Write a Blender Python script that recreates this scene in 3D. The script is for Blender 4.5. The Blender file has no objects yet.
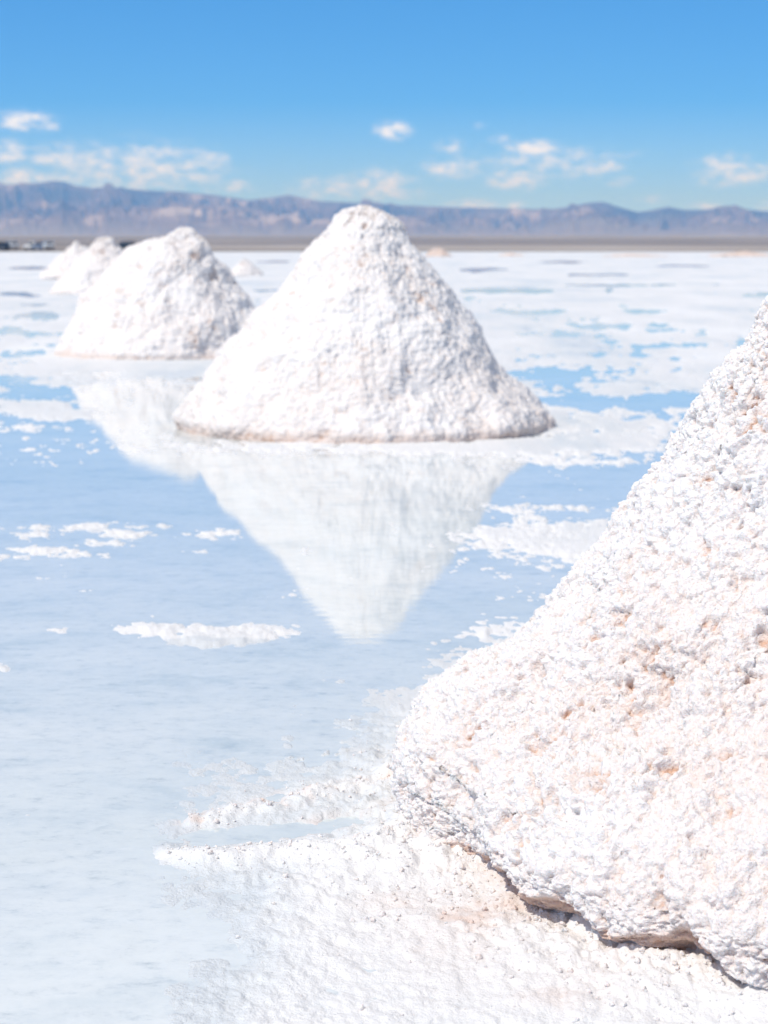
import bpy, math, random
import numpy as np
from mathutils import Vector

# ------------------------------------------------------------------ camera, sky, sun, exposure
CAM_H = 1.09
F_PX = 2000.0
TILT = math.atan(266.0 / F_PX)
SUN_EL, SUN_AZ = math.radians(54), math.radians(-136)      # azimuth from +Y (view direction), negative = left
sc = bpy.context.scene
cam_d = bpy.data.cameras.new("camera")
cam = bpy.data.objects.new("camera", cam_d)
sc.collection.objects.link(cam)
cam.location = (0, 0, CAM_H)
cam.rotation_euler = (math.pi / 2 - TILT, 0, 0)
cam_d.sensor_fit = 'VERTICAL'
cam_d.sensor_height = 36.0
cam_d.sensor_width = 27.0
cam_d.lens = F_PX / 1024 * 36.0
cam_d.clip_start = 0.05
cam_d.clip_end = 100000
cam_d.dof.use_dof = True
cam_d.dof.focus_distance = 3.45
cam_d.dof.aperture_fstop = 7.5
sc.camera = cam

SKY_STRENGTH, SUN_STRENGTH = 0.15, 2.9
world = bpy.data.worlds.new("World")
sc.world = world
world.use_nodes = True
wn, wl = world.node_tree.nodes, world.node_tree.links
wn.clear()
w_out = wn.new('ShaderNodeOutputWorld')
w_bg = wn.new('ShaderNodeBackground')
w_bg.inputs['Strength'].default_value = SKY_STRENGTH
sky = wn.new('ShaderNodeTexSky')
sky.sky_type = 'NISHITA'
sky.sun_disc = False
sky.sun_elevation = SUN_EL
sky.sun_rotation = SUN_AZ
sky.altitude = 3650
sky.air_density = 1.0
sky.dust_density = 0.3
sky.ozone_density = 1.5

def wmath(op, a, b=None, c=None):
    n = wn.new('ShaderNodeMath'); n.operation = op
    for i, v in enumerate((a, b, c)):
        if v is None: continue
        if isinstance(v, (int, float)): n.inputs[i].default_value = v
        else: wl.new(v, n.inputs[i])
    return n.outputs[0]

tc = wn.new('ShaderNodeTexCoord')
sep = wn.new('ShaderNodeSeparateXYZ'); wl.new(tc.outputs['Generated'], sep.inputs[0])
# clear mountain air: the blue starts close above the horizon
zz = wmath('MULTIPLY_ADD', sep.outputs['Z'], 1.45, 0.15)
comb = wn.new('ShaderNodeCombineXYZ')
wl.new(sep.outputs['X'], comb.inputs[0]); wl.new(sep.outputs['Y'], comb.inputs[1]); wl.new(zz, comb.inputs[2])
nrm = wn.new('ShaderNodeVectorMath'); nrm.operation = 'NORMALIZE'
wl.new(comb.outputs[0], nrm.inputs[0]); wl.new(nrm.outputs[0], sky.inputs['Vector'])
hsv = wn.new('ShaderNodeHueSaturation')
hsv.inputs['Saturation'].default_value = 1.36
hsv.inputs['Hue'].default_value = 0.499
hi = wn.new('ShaderNodeMapRange'); hi.inputs['From Min'].default_value = .15; hi.inputs['From Max'].default_value = .55
hi.inputs['To Min'].default_value = 1.36; hi.inputs['To Max'].default_value = .5
wl.new(sep.outputs['Z'], hi.inputs['Value']); lo = wn.new('ShaderNodeMapRange'); lo.inputs['From Min'].default_value = .0; lo.inputs['From Max'].default_value = .07
lo.inputs['To Min'].default_value = .74; lo.inputs['To Max'].default_value = 1.0
wl.new(sep.outputs['Z'], lo.inputs['Value'])
wl.new(wmath('MULTIPLY', hi.outputs[0], lo.outputs[0]), hsv.inputs['Saturation'])
hsv.inputs['Value'].default_value = 1.3
wl.new(sky.outputs[0], hsv.inputs['Color'])
# low cumulus far away over the range: azimuth / elevation (radians), half sizes, thickness
az = wmath('ARCTAN2', sep.outputs['X'], sep.outputs['Y'])
el = wmath('ARCSINE', sep.outputs['Z'])
cn = wn.new('ShaderNodeTexNoise'); cn.noise_dimensions = '2D'
cn.inputs['Scale'].default_value = 120; cn.inputs['Detail'].default_value = 8; cn.inputs['Roughness'].default_value = 0.58
cv = wn.new('ShaderNodeCombineXYZ')
wl.new(az, cv.inputs[0]); wl.new(wmath('MULTIPLY', el, 1.9), cv.inputs[1]); wl.new(cv.outputs[0], cn.inputs['Vector'])
CLOUDS = [  # x, y (photograph), half width, half height, thickness
    (30, 123, 27, 9, 1.3), (58, 128, 10, 5, .75), (10, 154, 24, 12, 1.0), (28, 180, 26, 11, 1.1), (62, 158, 28, 13, .95),
    (100, 165, 50, 20, .9), (150, 168, 55, 24, .95), (120, 178, 110, 16, .72), (195, 168, 36, 20, .8), (218, 160, 14, 8, 1.0), (230, 186, 30, 9, .7),
    (393, 130, 15, 8, 1.5), (378, 184, 34, 14, 1.0), (335, 188, 42, 12, .8), (400, 192, 30, 9, .7),
    (448, 146, 14, 7, .95), (450, 168, 28, 10, 1.0), (530, 148, 24, 7, 1.45), (497, 139, 10, 6, .8), (545, 162, 70, 16, .72),
    (513, 179, 30, 10, 1.05), (575, 168, 40, 14, .7), (606, 167, 14, 7, .95), (590, 155, 50, 7, .62), (616, 181, 14, 6, .7),
    (472, 205, 24, 6, .95), (516, 206, 10, 5, .95), (720, 165, 28, 10, .9), (726, 178, 36, 9, .95), (760, 172, 16, 9, .8),
    (650, 200, 16, 5, .6), (704, 207, 18, 5, .7), (764, 208, 12, 6, .9), (478, 126, 9, 4, .45), (300, 200, 40, 7, .55),
    (820, 150, 40, 16, 1.0), (900, 185, 60, 15, 1.0), (-60, 150, 50, 18, 1.0), (-160, 175, 60, 20, 1.0)]
tot = None
for (x, y, rx, ry, k) in CLOUDS:
    caz = math.atan((x - 384) / F_PX)
    cel = -TILT - math.atan((y - 512) / F_PX)
    a = wmath('MULTIPLY', wmath('SUBTRACT', az, caz), F_PX / rx)
    b = wmath('MULTIPLY', wmath('SUBTRACT', el, cel), F_PX / ry)
    d2 = wmath('ADD', wmath('MULTIPLY', a, a), wmath('MULTIPLY', b, b))
    g = wmath('MULTIPLY', wmath('EXPONENT', wmath('MULTIPLY', d2, -0.8)), k)
    tot = g if tot is None else wmath('MAXIMUM', tot, g)
dens = wmath('MULTIPLY', tot, wmath('MULTIPLY_ADD', cn.outputs['Fac'], 2.5, -.42))
mr = wn.new('ShaderNodeMapRange'); mr.interpolation_type = 'SMOOTHSTEP'
mr.inputs['From Min'].default_value = 0.10; mr.inputs['From Max'].default_value = 1.3
mr.inputs['To Max'].default_value = 0.88
wl.new(dens, mr.inputs['Value'])
cm = wn.new('ShaderNodeMix'); cm.data_type = 'RGBA'
wl.new(mr.outputs[0], cm.inputs[0]); wl.new(hsv.outputs[0], cm.inputs[6])
cm.inputs[7].default_value = (5.6, 5.8, 6.4, 1)
wl.new(cm.outputs[2], w_bg.inputs['Color'])
wl.new(w_bg.outputs[0], w_out.inputs['Surface'])

sun_d = bpy.data.lights.new("sun", 'SUN')
sun_d.energy = SUN_STRENGTH; sun_d.angle = math.radians(0.53); sun_d.color = (1.0, 0.955, 0.88)
sun = bpy.data.objects.new("sun", sun_d); sc.collection.objects.link(sun)
sdir = Vector((math.sin(SUN_AZ) * math.cos(SUN_EL), math.cos(SUN_AZ) * math.cos(SUN_EL), math.sin(SUN_EL)))
sun.rotation_euler = sdir.to_track_quat('Z', 'Y').to_euler()
sun.location = (0, 0, 20)
sc.view_settings.view_transform = 'Standard'
sc.view_settings.look = 'None'
sc.view_settings.gamma = 1
sc.view_settings.exposure = 0.33
sc.cycles.use_denoising = True
sc.cycles.max_bounces = 10
sc.cycles.diffuse_bounces = 7
sc.cycles.volume_bounces = 2

# ------------------------------------------------------------------ numpy noise
def _h(ix, iy, iz, s):
    h = (ix.astype(np.int64) * 374761393 + iy.astype(np.int64) * 668265263 + iz.astype(np.int64) * 2147483647 + s * 974634777) & 0xFFFFFFFF
    h = ((h ^ (h >> 13)) * 1274126177) & 0xFFFFFFFF
    h = ((h ^ (h >> 16)) * 2246822519) & 0xFFFFFFFF
    return (h ^ (h >> 13)) & 0xFFFFFFFF

def vnoise(x, y, z, s=0):                       # smooth value noise, -1..1
    x = np.asarray(x, float); y = np.asarray(y, float) + 0 * x; z = np.asarray(z, float) + 0 * x
    ix, iy, iz = np.floor(x), np.floor(y), np.floor(z)
    fx, fy, fz = x - ix, y - iy, z - iz
    ux, uy, uz = (t * t * t * (t * (t * 6 - 15) + 10) for t in (fx, fy, fz))
    r = 0
    for a in (0, 1):
        for b in (0, 1):
            for c in (0, 1):
                w = (ux if a else 1 - ux) * (uy if b else 1 - uy) * (uz if c else 1 - uz)
                r = r + w * (_h(ix + a, iy + b, iz + c, s) / 2147483648.0 - 1)
    return r

def fbm(x, y, z, octs=4, s=0, rough=0.5):
    r, a, t, f = 0, 1.0, 0, 1.0
    for i in range(octs):
        r = r + a * vnoise(x * f + 3.1 * i, y * f + 1.7 * i, z * f + 5.3 * i, s + i)
        t += a; a *= rough; f *= 2.03
    return r / t * 1.6

def cells(x, y, z, s=0):                        # rounded lumps: 1 at a lump's centre, 0 in the creases
    ix, iy, iz = np.floor(x - 0.5), np.floor(y - 0.5), np.floor(z - 0.5)
    best = np.full(x.shape, 9.0)
    for a in (0, 1):
        for b in (0, 1):
            for c in (0, 1):
                cx, cy, cz = ix + a, iy + b, iz + c
                h = _h(cx, cy, cz, s)
                px = cx + .5 + .8 * ((h & 1023) / 1023 - .5)
                py = cy + .5 + .8 * (((h >> 10) & 1023) / 1023 - .5)
                pz = cz + .5 + .8 * (((h >> 20) & 1023) / 1023 - .5)
                d = (x - px) ** 2 + (y - py) ** 2 + (z - pz) ** 2
                best = np.minimum(best, d)
    return np.clip(1 - best / 0.62, 0, 1)

def sstep(a, b, x):
    t = np.clip((x - a) / (b - a), 0, 1)
    return t * t * (3 - 2 * t)

# ------------------------------------------------------------------ helpers
def mesh_obj(name, verts, faces, mat, parent=None, smooth=True, attrs=None):
    """faces: int array (n, 3 or 4) or a list of such arrays"""
    if not isinstance(faces, list): faces = [faces]
    me = bpy.data.meshes.new(name)
    me.vertices.add(len(verts))
    me.vertices.foreach_set("co", np.ascontiguousarray(verts, np.float32).ravel())
    loops = np.concatenate([f.ravel() for f in faces]).astype(np.int32)
    sizes = np.concatenate([np.full(len(f), f.shape[1], np.int32) for f in faces])
    starts = np.concatenate([[0], np.cumsum(sizes)[:-1]]).astype(np.int32)
    me.loops.add(len(loops)); me.loops.foreach_set("vertex_index", loops)
    me.polygons.add(len(sizes)); me.polygons.foreach_set("loop_start", starts)
    me.polygons.foreach_set("loop_total", sizes)
    me.update(calc_edges=True)
    me.polygons.foreach_set("use_smooth", np.full(len(sizes), smooth))
    if attrs:
        for k, v in attrs.items():
            a = me.attributes.new(k, 'FLOAT', 'POINT')
            a.data.foreach_set("value", np.ascontiguousarray(v, np.float32).ravel())
    me.materials.append(mat)
    o = bpy.data.objects.new(name, me)
    sc.collection.objects.link(o)
    if parent: o.parent = parent
    return o

def grid_faces(nr, nc, wrap=False):
    i = np.arange(nr - 1)[:, None]
    j = np.arange(nc if wrap else nc - 1)[None, :]
    j2 = (j + 1) % nc
    return np.stack([i * nc + j, i * nc + j2, (i + 1) * nc + j2, (i + 1) * nc + j], -1).reshape(-1, 4)

def tag(o, label=None, cat=None, group=None, kind=None):
    if label: o['label'] = label
    if cat: o['category'] = cat
    if group: o['group'] = group
    if kind: o['kind'] = kind
    return o

def ground_at(px, py):                          # where a pixel of the photograph meets the ground
    a = TILT + math.atan((py - 512) / F_PX)
    d = CAM_H / math.tan(a)
    return (px - 384) / F_PX * (d * math.cos(TILT) + CAM_H * math.sin(TILT)), d

def to_photo(x, y, z=0):
    zc = y * math.cos(TILT) + (CAM_H - z) * math.sin(TILT)
    yc = -y * math.sin(TILT) + (CAM_H - z) * math.cos(TILT)
    zc = np.maximum(zc, 1e-3)
    return 384 + F_PX * x / zc, 512 + F_PX * yc / zc

# ------------------------------------------------------------------ materials
def new_mat(name, rough=0.9, spec=0.3):
    m = bpy.data.materials.new(name); m.use_nodes = True
    b = m.node_tree.nodes['Principled BSDF']
    b.inputs['Roughness'].default_value = rough
    b.inputs['Specular IOR Level'].default_value = spec
    return m, m.node_tree.nodes, m.node_tree.links, b

def nz(n, l, vec, scale, detail=4, rough=.55, dim='3D'):
    t = n.new('ShaderNodeTexNoise'); t.noise_dimensions = dim
    t.inputs['Scale'].default_value = scale; t.inputs['Detail'].default_value = detail
    t.inputs['Roughness'].default_value = rough
    if vec is not None: l.new(vec, t.inputs['Vector'])
    return t.outputs['Fac']

def ramp(n, l, fac, stops):
    r = n.new('ShaderNodeValToRGB'); e = r.color_ramp.elements
    while len(e) < len(stops): e.new(0.5)
    for q, (p, c) in zip(e, stops):
        q.position = p; q.color = (*c, 1) if len(c) == 3 else c
    l.new(fac, r.inputs[0]); return r.outputs[0]

def mixc(n, l, fac, a, b, mode='MIX'):
    m = n.new('ShaderNodeMix'); m.data_type = 'RGBA'; m.blend_type = mode
    for i, v in ((0, fac), (6, a), (7, b)):
        if isinstance(v, (int, float)): m.inputs[i].default_value = v
        elif isinstance(v, tuple): m.inputs[i].default_value = (*v, 1)
        else: l.new(v, m.inputs[i])
    return m.outputs[2]

def mth(n, l, op, a, b=0.0):
    m = n.new('ShaderNodeMath'); m.operation = op
    for i, v in enumerate((a, b)):
        if isinstance(v, (int, float)): m.inputs[i].default_value = v
        else: l.new(v, m.inputs[i])
    return m.outputs[0]

def salt_material(name, white=(.93, .925, .93), stain_and_shade=(.80, .50, .38), blush_and_shade=(.90, .83, .80), bump=.004, fine=420, spec=.25, sss=0.0):
    m, n, l, b = new_mat(name, .82, spec)
    tc = n.new('ShaderNodeTexCoord'); v = tc.outputs['Object']
    at = n.new('ShaderNodeAttribute'); at.attribute_name = 'stain_and_shade'
    ab = n.new('ShaderNodeAttribute'); ab.attribute_name = 'blush_and_shade'
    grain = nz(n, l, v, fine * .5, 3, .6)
    c0 = mixc(n, l, mth(n, l, 'MULTIPLY', ab.outputs['Fac'], 1.0), white, blush_and_shade)
    c1 = mixc(n, l, at.outputs['Fac'], c0, stain_and_shade)
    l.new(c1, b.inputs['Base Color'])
    bp = n.new('ShaderNodeBump'); bp.inputs['Strength'].default_value = 1.0; bp.inputs['Distance'].default_value = bump
    l.new(grain, bp.inputs['Height'])
    vo = n.new('ShaderNodeTexVoronoi'); vo.inputs['Scale'].default_value = fine * .55; l.new(v, vo.inputs['Vector'])
    bp2 = n.new('ShaderNodeBump'); bp2.inputs['Strength'].default_value = .6; bp2.inputs['Distance'].default_value = bump * .7
    bp2.invert = True
    l.new(vo.outputs['Distance'], bp2.inputs['Height']); l.new(bp.outputs[0], bp2.inputs['Normal'])
    l.new(bp2.outputs[0], b.inputs['Normal'])
    if sss:
        b.subsurface_method = 'RANDOM_WALK'
        b.inputs['Subsurface Weight'].default_value = sss
        b.inputs['Subsurface Radius'].default_value = (1, .8, .7)
        b.inputs['Subsurface Scale'].default_value = .0055
    return m

M_PILE = salt_material('salt_crust', white=(.80, .768, .758), stain_and_shade=(.60, .37, .26), blush_and_shade=(.77, .665, .615), sss=.7)
M_FAR = salt_material('weathered_salt', white=(.77, .735, .715), stain_and_shade=(.48, .32, .24), blush_and_shade=(.70, .625, .585), bump=.01, fine=60)
M_MOUND = salt_material('pink_salt_earth', white=(.62, .50, .44), stain_and_shade=(.45, .32, .26), blush_and_shade=(.70, .58, .5), bump=.02, fine=30)

# salt flat: dry crust
def flat_material():
    m, n, l, b = new_mat('salt_flat_crust', .85, .2)
    geo = n.new('ShaderNodeNewGeometry'); v = geo.outputs['Position']
    at = n.new('ShaderNodeAttribute'); at.attribute_name = 'stain_and_shade'
    mp = n.new('ShaderNodeMapping'); mp.inputs['Scale'].default_value = (.35, .12, 1); l.new(v, mp.inputs['Vector'])
    big = nz(n, l, mp.outputs[0], 1.0, 6, .65)
    mq = n.new('ShaderNodeMapping'); mq.inputs['Scale'].default_value = (1.1, .16, 1); l.new(v, mq.inputs['Vector'])
    big = mth(n, l, 'ADD', mth(n, l, 'MULTIPLY', big, .6), mth(n, l, 'MULTIPLY', nz(n, l, mq.outputs[0], 1.0, 7, .72), .4))
    c = ramp(n, l, big, [(.37, (.46, .54, .62)), (.45, (.64, .67, .685)), (.52, (.75, .74, .73)), (.62, (.85, .84, .825))])
    fr = n.new('ShaderNodeAttribute'); fr.attribute_name = 'fresh'
    c = mixc(n, l, fr.outputs['Fac'], c, (.81, .795, .785))
    c = mixc(n, l, at.outputs['Fac'], c, (.76, .58, .49))
    rr = n.new('ShaderNodeMapRange'); rr.inputs['To Min'].default_value = .45; rr.inputs['To Max'].default_value = .9
    l.new(fr.outputs['Fac'], rr.inputs['Value']); l.new(rr.outputs[0], b.inputs['Roughness'])
    l.new(c, b.inputs['Base Color'])
    g = nz(n, l, v, 160, 4, .65)
    bp = n.new('ShaderNodeBump'); bp.inputs['Distance'].default_value = .005; bp.inputs['Strength'].default_value = .9
    l.new(g, bp.inputs['Height']); l.new(bp.outputs[0], b.inputs['Normal'])
    return m
M_FLAT = flat_material()

# a hand's depth of brine over a white salt bed
def water_material():
    m, n, l, b = new_mat('brine_over_salt', .015, .5)
    b.inputs['IOR'].default_value = 1.36
    geo = n.new('ShaderNodeNewGeometry'); v = geo.outputs['Position']
    mp = n.new('ShaderNodeMapping'); mp.inputs['Scale'].default_value = (.9, 1.1, 1); mp.inputs['Rotation'].default_value = (0, 0, .25)
    l.new(v, mp.inputs['Vector'])
    big = nz(n, l, mp.outputs[0], .55, 5, .6)
    med = nz(n, l, mp.outputs[0], 3.2, 8, .68)
    fin = nz(n, l, mp.outputs[0], 21, 8, .78)
    c = ramp(n, l, big, [(.3, (.65, .70, .69)), (.5, (.72, .75, .735)), (.7, (.79, .80, .77))])
    c = mixc(n, l, .75, c, ramp(n, l, med, [(.30, (.62, .70, .76)), (.46, (.88, .90, .92)), (.60, (.95, .95, .95)), (.72, (1, .99, .98))]), 'MULTIPLY')
    c = mixc(n, l, .8, c, ramp(n, l, fin, [(.30, (.66, .70, .74)), (.44, (.93, .94, .95)), (.58, (1, 1, 1)), (.75, (1, 1, 1))]), 'MULTIPLY')
    # the brine thins out towards the foot of the near pile: the white bed shows
    gx0, gy0 = ground_at(190, 1010)
    dv = n.new('ShaderNodeVectorMath'); dv.operation = 'DISTANCE'; l.new(v, dv.inputs[0]); dv.inputs[1].default_value = (gx0, gy0, 0)
    sh = n.new('ShaderNodeMapRange'); sh.inputs['From Min'].default_value = 1.1; sh.inputs['From Max'].default_value = .1
    sh.interpolation_type = 'SMOOTHSTEP'
    l.new(mth(n, l, 'ADD', dv.outputs['Value'], mth(n, l, 'MULTIPLY', mth(n, l, 'SUBTRACT', med, .5), 2.2)), sh.inputs['Value'])
    cw = mixc(n, l, 1.0, (.84, .845, .84), ramp(n, l, fin, [(.30, (.80, .83, .86)), (.42, (.96, .965, .97)), (.55, (1, 1, 1))]), 'MULTIPLY')
    c = mixc(n, l, mth(n, l, 'MULTIPLY', sh.outputs[0], .35), c, cw)
    md = n.new('ShaderNodeMapping'); md.inputs['Scale'].default_value = (11, 17, 1); md.inputs['Rotation'].default_value = (0, 0, .35); l.new(v, md.inputs['Vector'])
    dash = nz(n, l, md.outputs[0], 1.0, 9, .74)
    c = mixc(n, l, .7, c, ramp(n, l, dash, [(.30, (.60, .655, .70)), (.40, (.90, .92, .94)), (.46, (1, 1, 1)), (.66, (1, 1, 1))]), 'MULTIPLY')
    c = mixc(n, l, mth(n, l, 'MULTIPLY', mth(n, l, 'SUBTRACT', dash, .58), 2.2), c, (.88, .88, .875))
    l.new(c, b.inputs['Base Color'])
    mp2 = n.new('ShaderNodeMapping'); mp2.inputs['Scale'].default_value = (5, 22, 1); l.new(v, mp2.inputs['Vector'])
    rip = nz(n, l, mp2.outputs[0], 1.0, 3, .55)
    bp = n.new('ShaderNodeBump'); bp.inputs['Strength'].default_value = 1.0; bp.inputs['Distance'].default_value = .00022
    l.new(rip, bp.inputs['Height']); l.new(bp.outputs[0], b.inputs['Normal'])
    return m
M_WATER = water_material()

# ------------------------------------------------------------------ the setting
# design of the crust on the flat: > 0 dry crust, < 0 under brine
BLOBS = [
      # x, y, half width, half height, how strong (+ crust, - brine), in the photograph's ground positions
    (60, 527, 46, 4, 1.4), (28, 535, 20, 4, 1.2), (128, 534, 34, 3.5, 1.3), (165, 526, 18, 2.5, 1.2), (105, 543, 22, 3, 1.3),
    (45, 551, 28, 2.2, 1.25), (85, 555, 26, 3, 1.35), (218, 533, 24, 5, 1.5), (195, 551, 20, 2.2, 1.0),
    (62, 631, 16, 5, 1.2), (150, 629, 44, 5, 1.5), (200, 641, 40, 6, 1.7), (250, 633, 46, 9, 1.9),
    (4, 668, 8, 6, 1.2), (152, 616, 5, 3, 1.1),
    (530, 543, 52, 11, 1.9), (580, 528, 50, 9, 1.5), (500, 530, 22, 8, 1.0), (540, 508, 60, 4, 1.4), (460, 548, 20, 3, .5),
    (590, 545, 30, 18, 1.3),
    (370, 447, 205, 6.5, 2.2), (520, 448, 60, 9, 1.6), (590, 440, 60, 9, 1.5), (600, 424, 50, 7, 1.5), (575, 460, 34, 5, 1.2),
    (640, 440, 30, 9, 1.2), (625, 462, 30, 3, 1.0), (550, 418, 25, 9, 1.4),
    (160, 364, 110, 4, 1.8), (60, 415, 50, 7, 1.3), (20, 407, 50, 7, 1.2), (65, 388, 50, 8, .9),
    (150, 399, 60, 15, -2.4), (25, 362, 40, 2.5, -1.4), (60, 345, 30, 2, -1.4), (30, 305, 40, 2, -1.5), (700, 345, 50, 2.4, -1.6), (560, 335, 40, 2, -1.6), (680, 330, 40, 2, -1.5), (600, 355, 50, 2.5, -1.5), (640, 285, 50, 1.2, -1.5), (560, 262, 30, 1.0, -1.6), (690, 266, 40, 1.0, -1.6), (230, 300, 24, 2, -1.5),
    (570, 378, 45, 6, -2.2), (540, 372, 22, 4, -2.0), (620, 404, 70, 6, -2.2), (565, 398, 25, 4, -1.4), (690, 398, 60, 8, -1.6),
    (590, 370, 60, 3, -1.0),
    (500, 291, 46, 2.2, -2.6), (536, 313, 30, 2.6, -2.4), (606, 326, 28, 2.6, -2.6), (645, 311, 22, 2, -2.2), (755, 295, 22, 2, -2.4),
    (480, 270, 22, 1.6, -1.8), (590, 275, 30, 1.4, -1.4), (25, 268, 26, 1.6, -2.2), (14, 294, 16, 2.2, -2.6), (40, 316, 24, 3.4, -2.4),
    (10, 330, 22, 3.4, -2.6), (60, 334, 30, 2.4, -1.8), (15, 352, 30, 2.6, -1.8), (40, 390, 34, 5, -1.6), (12, 378, 20, 4, -2.0),
    (275, 262, 24, 1.4, -1.6), (560, 348, 50, 3, -1.0), (250, 290, 40, 2, -1.0)]
APRON = [(470, 655), (420, 690), (392, 700), (396, 735), (372, 760), (362, 782), (330, 790), (262, 803), (214, 815), (172, 838),
         (158, 856), (196, 872), (236, 896), (222, 938), (238, 960), (200, 985), (160, 1040), (150, 1180), (1100, 1180), (1100, 600), (620, 560)]

def poly_sd(u, v, P):                           # signed distance, + inside
    d = np.full(u.shape, 1e9); inside = np.zeros(u.shape, bool)
    for i in range(len(P)):
        x1, y1 = P[i]; x2, y2 = P[(i + 1) % len(P)]
        ex, ey = x2 - x1, y2 - y1
        t = np.clip(((u - x1) * ex + (v - y1) * ey) / (ex * ex + ey * ey), 0, 1)
        d = np.minimum(d, (u - x1 - t * ex) ** 2 + (v - y1 - t * ey) ** 2)
        c = ((y1 > v) != (y2 > v)) & (u < ex * (v - y1) / (ey if ey else 1e-9) + x1)
        inside ^= c
    d = np.sqrt(d)
    return np.where(inside, d, -d)

PX, PY = 1.22, 3.80                             # centre of the near pile

def seg_ridge(x, y, pts, w):
    """closeness (0..1) to a polyline given in ground metres"""
    d = np.full(x.shape, 1e9)
    for (x1, y1), (x2, y2) in zip(pts, pts[1:]):
        ex, ey = x2 - x1, y2 - y1
        t = np.clip(((x - x1) * ex + (y - y1) * ey) / (ex * ex + ey * ey), 0, 1)
        d = np.minimum(d, (x - x1 - t * ex) ** 2 + (y - y1 - t * ey) ** 2)
    return np.exp(-d / w ** 2)

RIDGE1 = [ground_at(*p) for p in ((395, 778), (340, 792), (290, 800), (240, 812), (200, 822))]
HOLLOW = [ground_at(*p) for p in ((215, 838), (290, 832), (350, 822))]
RIDGE2 = [ground_at(*p) for p in ((160, 858), (215, 862), (270, 856), (330, 858), (400, 850))]

def flat_height(x, y):
    r = np.hypot(x, y)
    front = y > 0.6
    u, v = to_photo(x, np.maximum(y, 0.6))
    s = np.where(v < 392, 0.9, -1.0) + 0
    s = 0.9 - 1.75 * sstep(345, 432, v + 0 * u)
    s = np.where(u > 420, 0.9 - 1.75 * sstep(392, 462, v), s)
    for (bx, by, rx, ry, k) in BLOBS:
        q = ((u - bx) / rx) ** 2 + ((v - by) / ry) ** 2
        s = s + k * np.exp(-q * 0.8) * (q < 12)
    # noise whose grain grows with distance
    g1 = fbm(x * 1.1, y * .45, 0, 4, 11)
    g2 = fbm(x * 7, y * 3.2, 0, 4, 23, .6)
    g3 = fbm(x * 28, y * 17, 0, 3, 37, .65)
    ap = poly_sd(u, v, APRON)
    rim = np.hypot(x - PX, y - PY) - 1.1
    lift = .9 * np.exp(-np.clip(rim, 0, 9) / .12) + (.55 + .7 * g2) * seg_ridge(x, y, RIDGE1, .045) + (.35 + .7 * g2) * seg_ridge(x, y, RIDGE2, .05)
    lift = lift - (.35 + .6 * fbm(x * 12, y * 12, 0, 3, 66)) * seg_ridge(x, y, HOLLOW, .045)
    s = np.maximum(s, np.clip(ap / 50, -1, .48) + .0 + lift * (ap > -30))
    near = sstep(30, 10, r)
    s = s + .42 * g1 * sstep(3, 9, r) + (.50 * g2 * near + .38 * g3 * sstep(16, 6, r)) * (1 - .62 * sstep(25, 75, ap))
    gl = fbm(u / 34, v / 5.5, 0, 5, 51, .65)
    gf = fbm(u / 13, v / 4.5, 0, 4, 53, .65)
    s = s + (.85 * gl + .12) * sstep(420, 370, v) + (.95 + .35 * (u > 450)) * gf * (sstep(490, 460, v) * sstep(250, 330, v) + .5 * (np.abs(u - 290) > 130) * sstep(600, 560, v) * sstep(490, 510, v))
    s = np.where(front, s, g1)
    return s, u, v, g2, g3, ap

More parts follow.
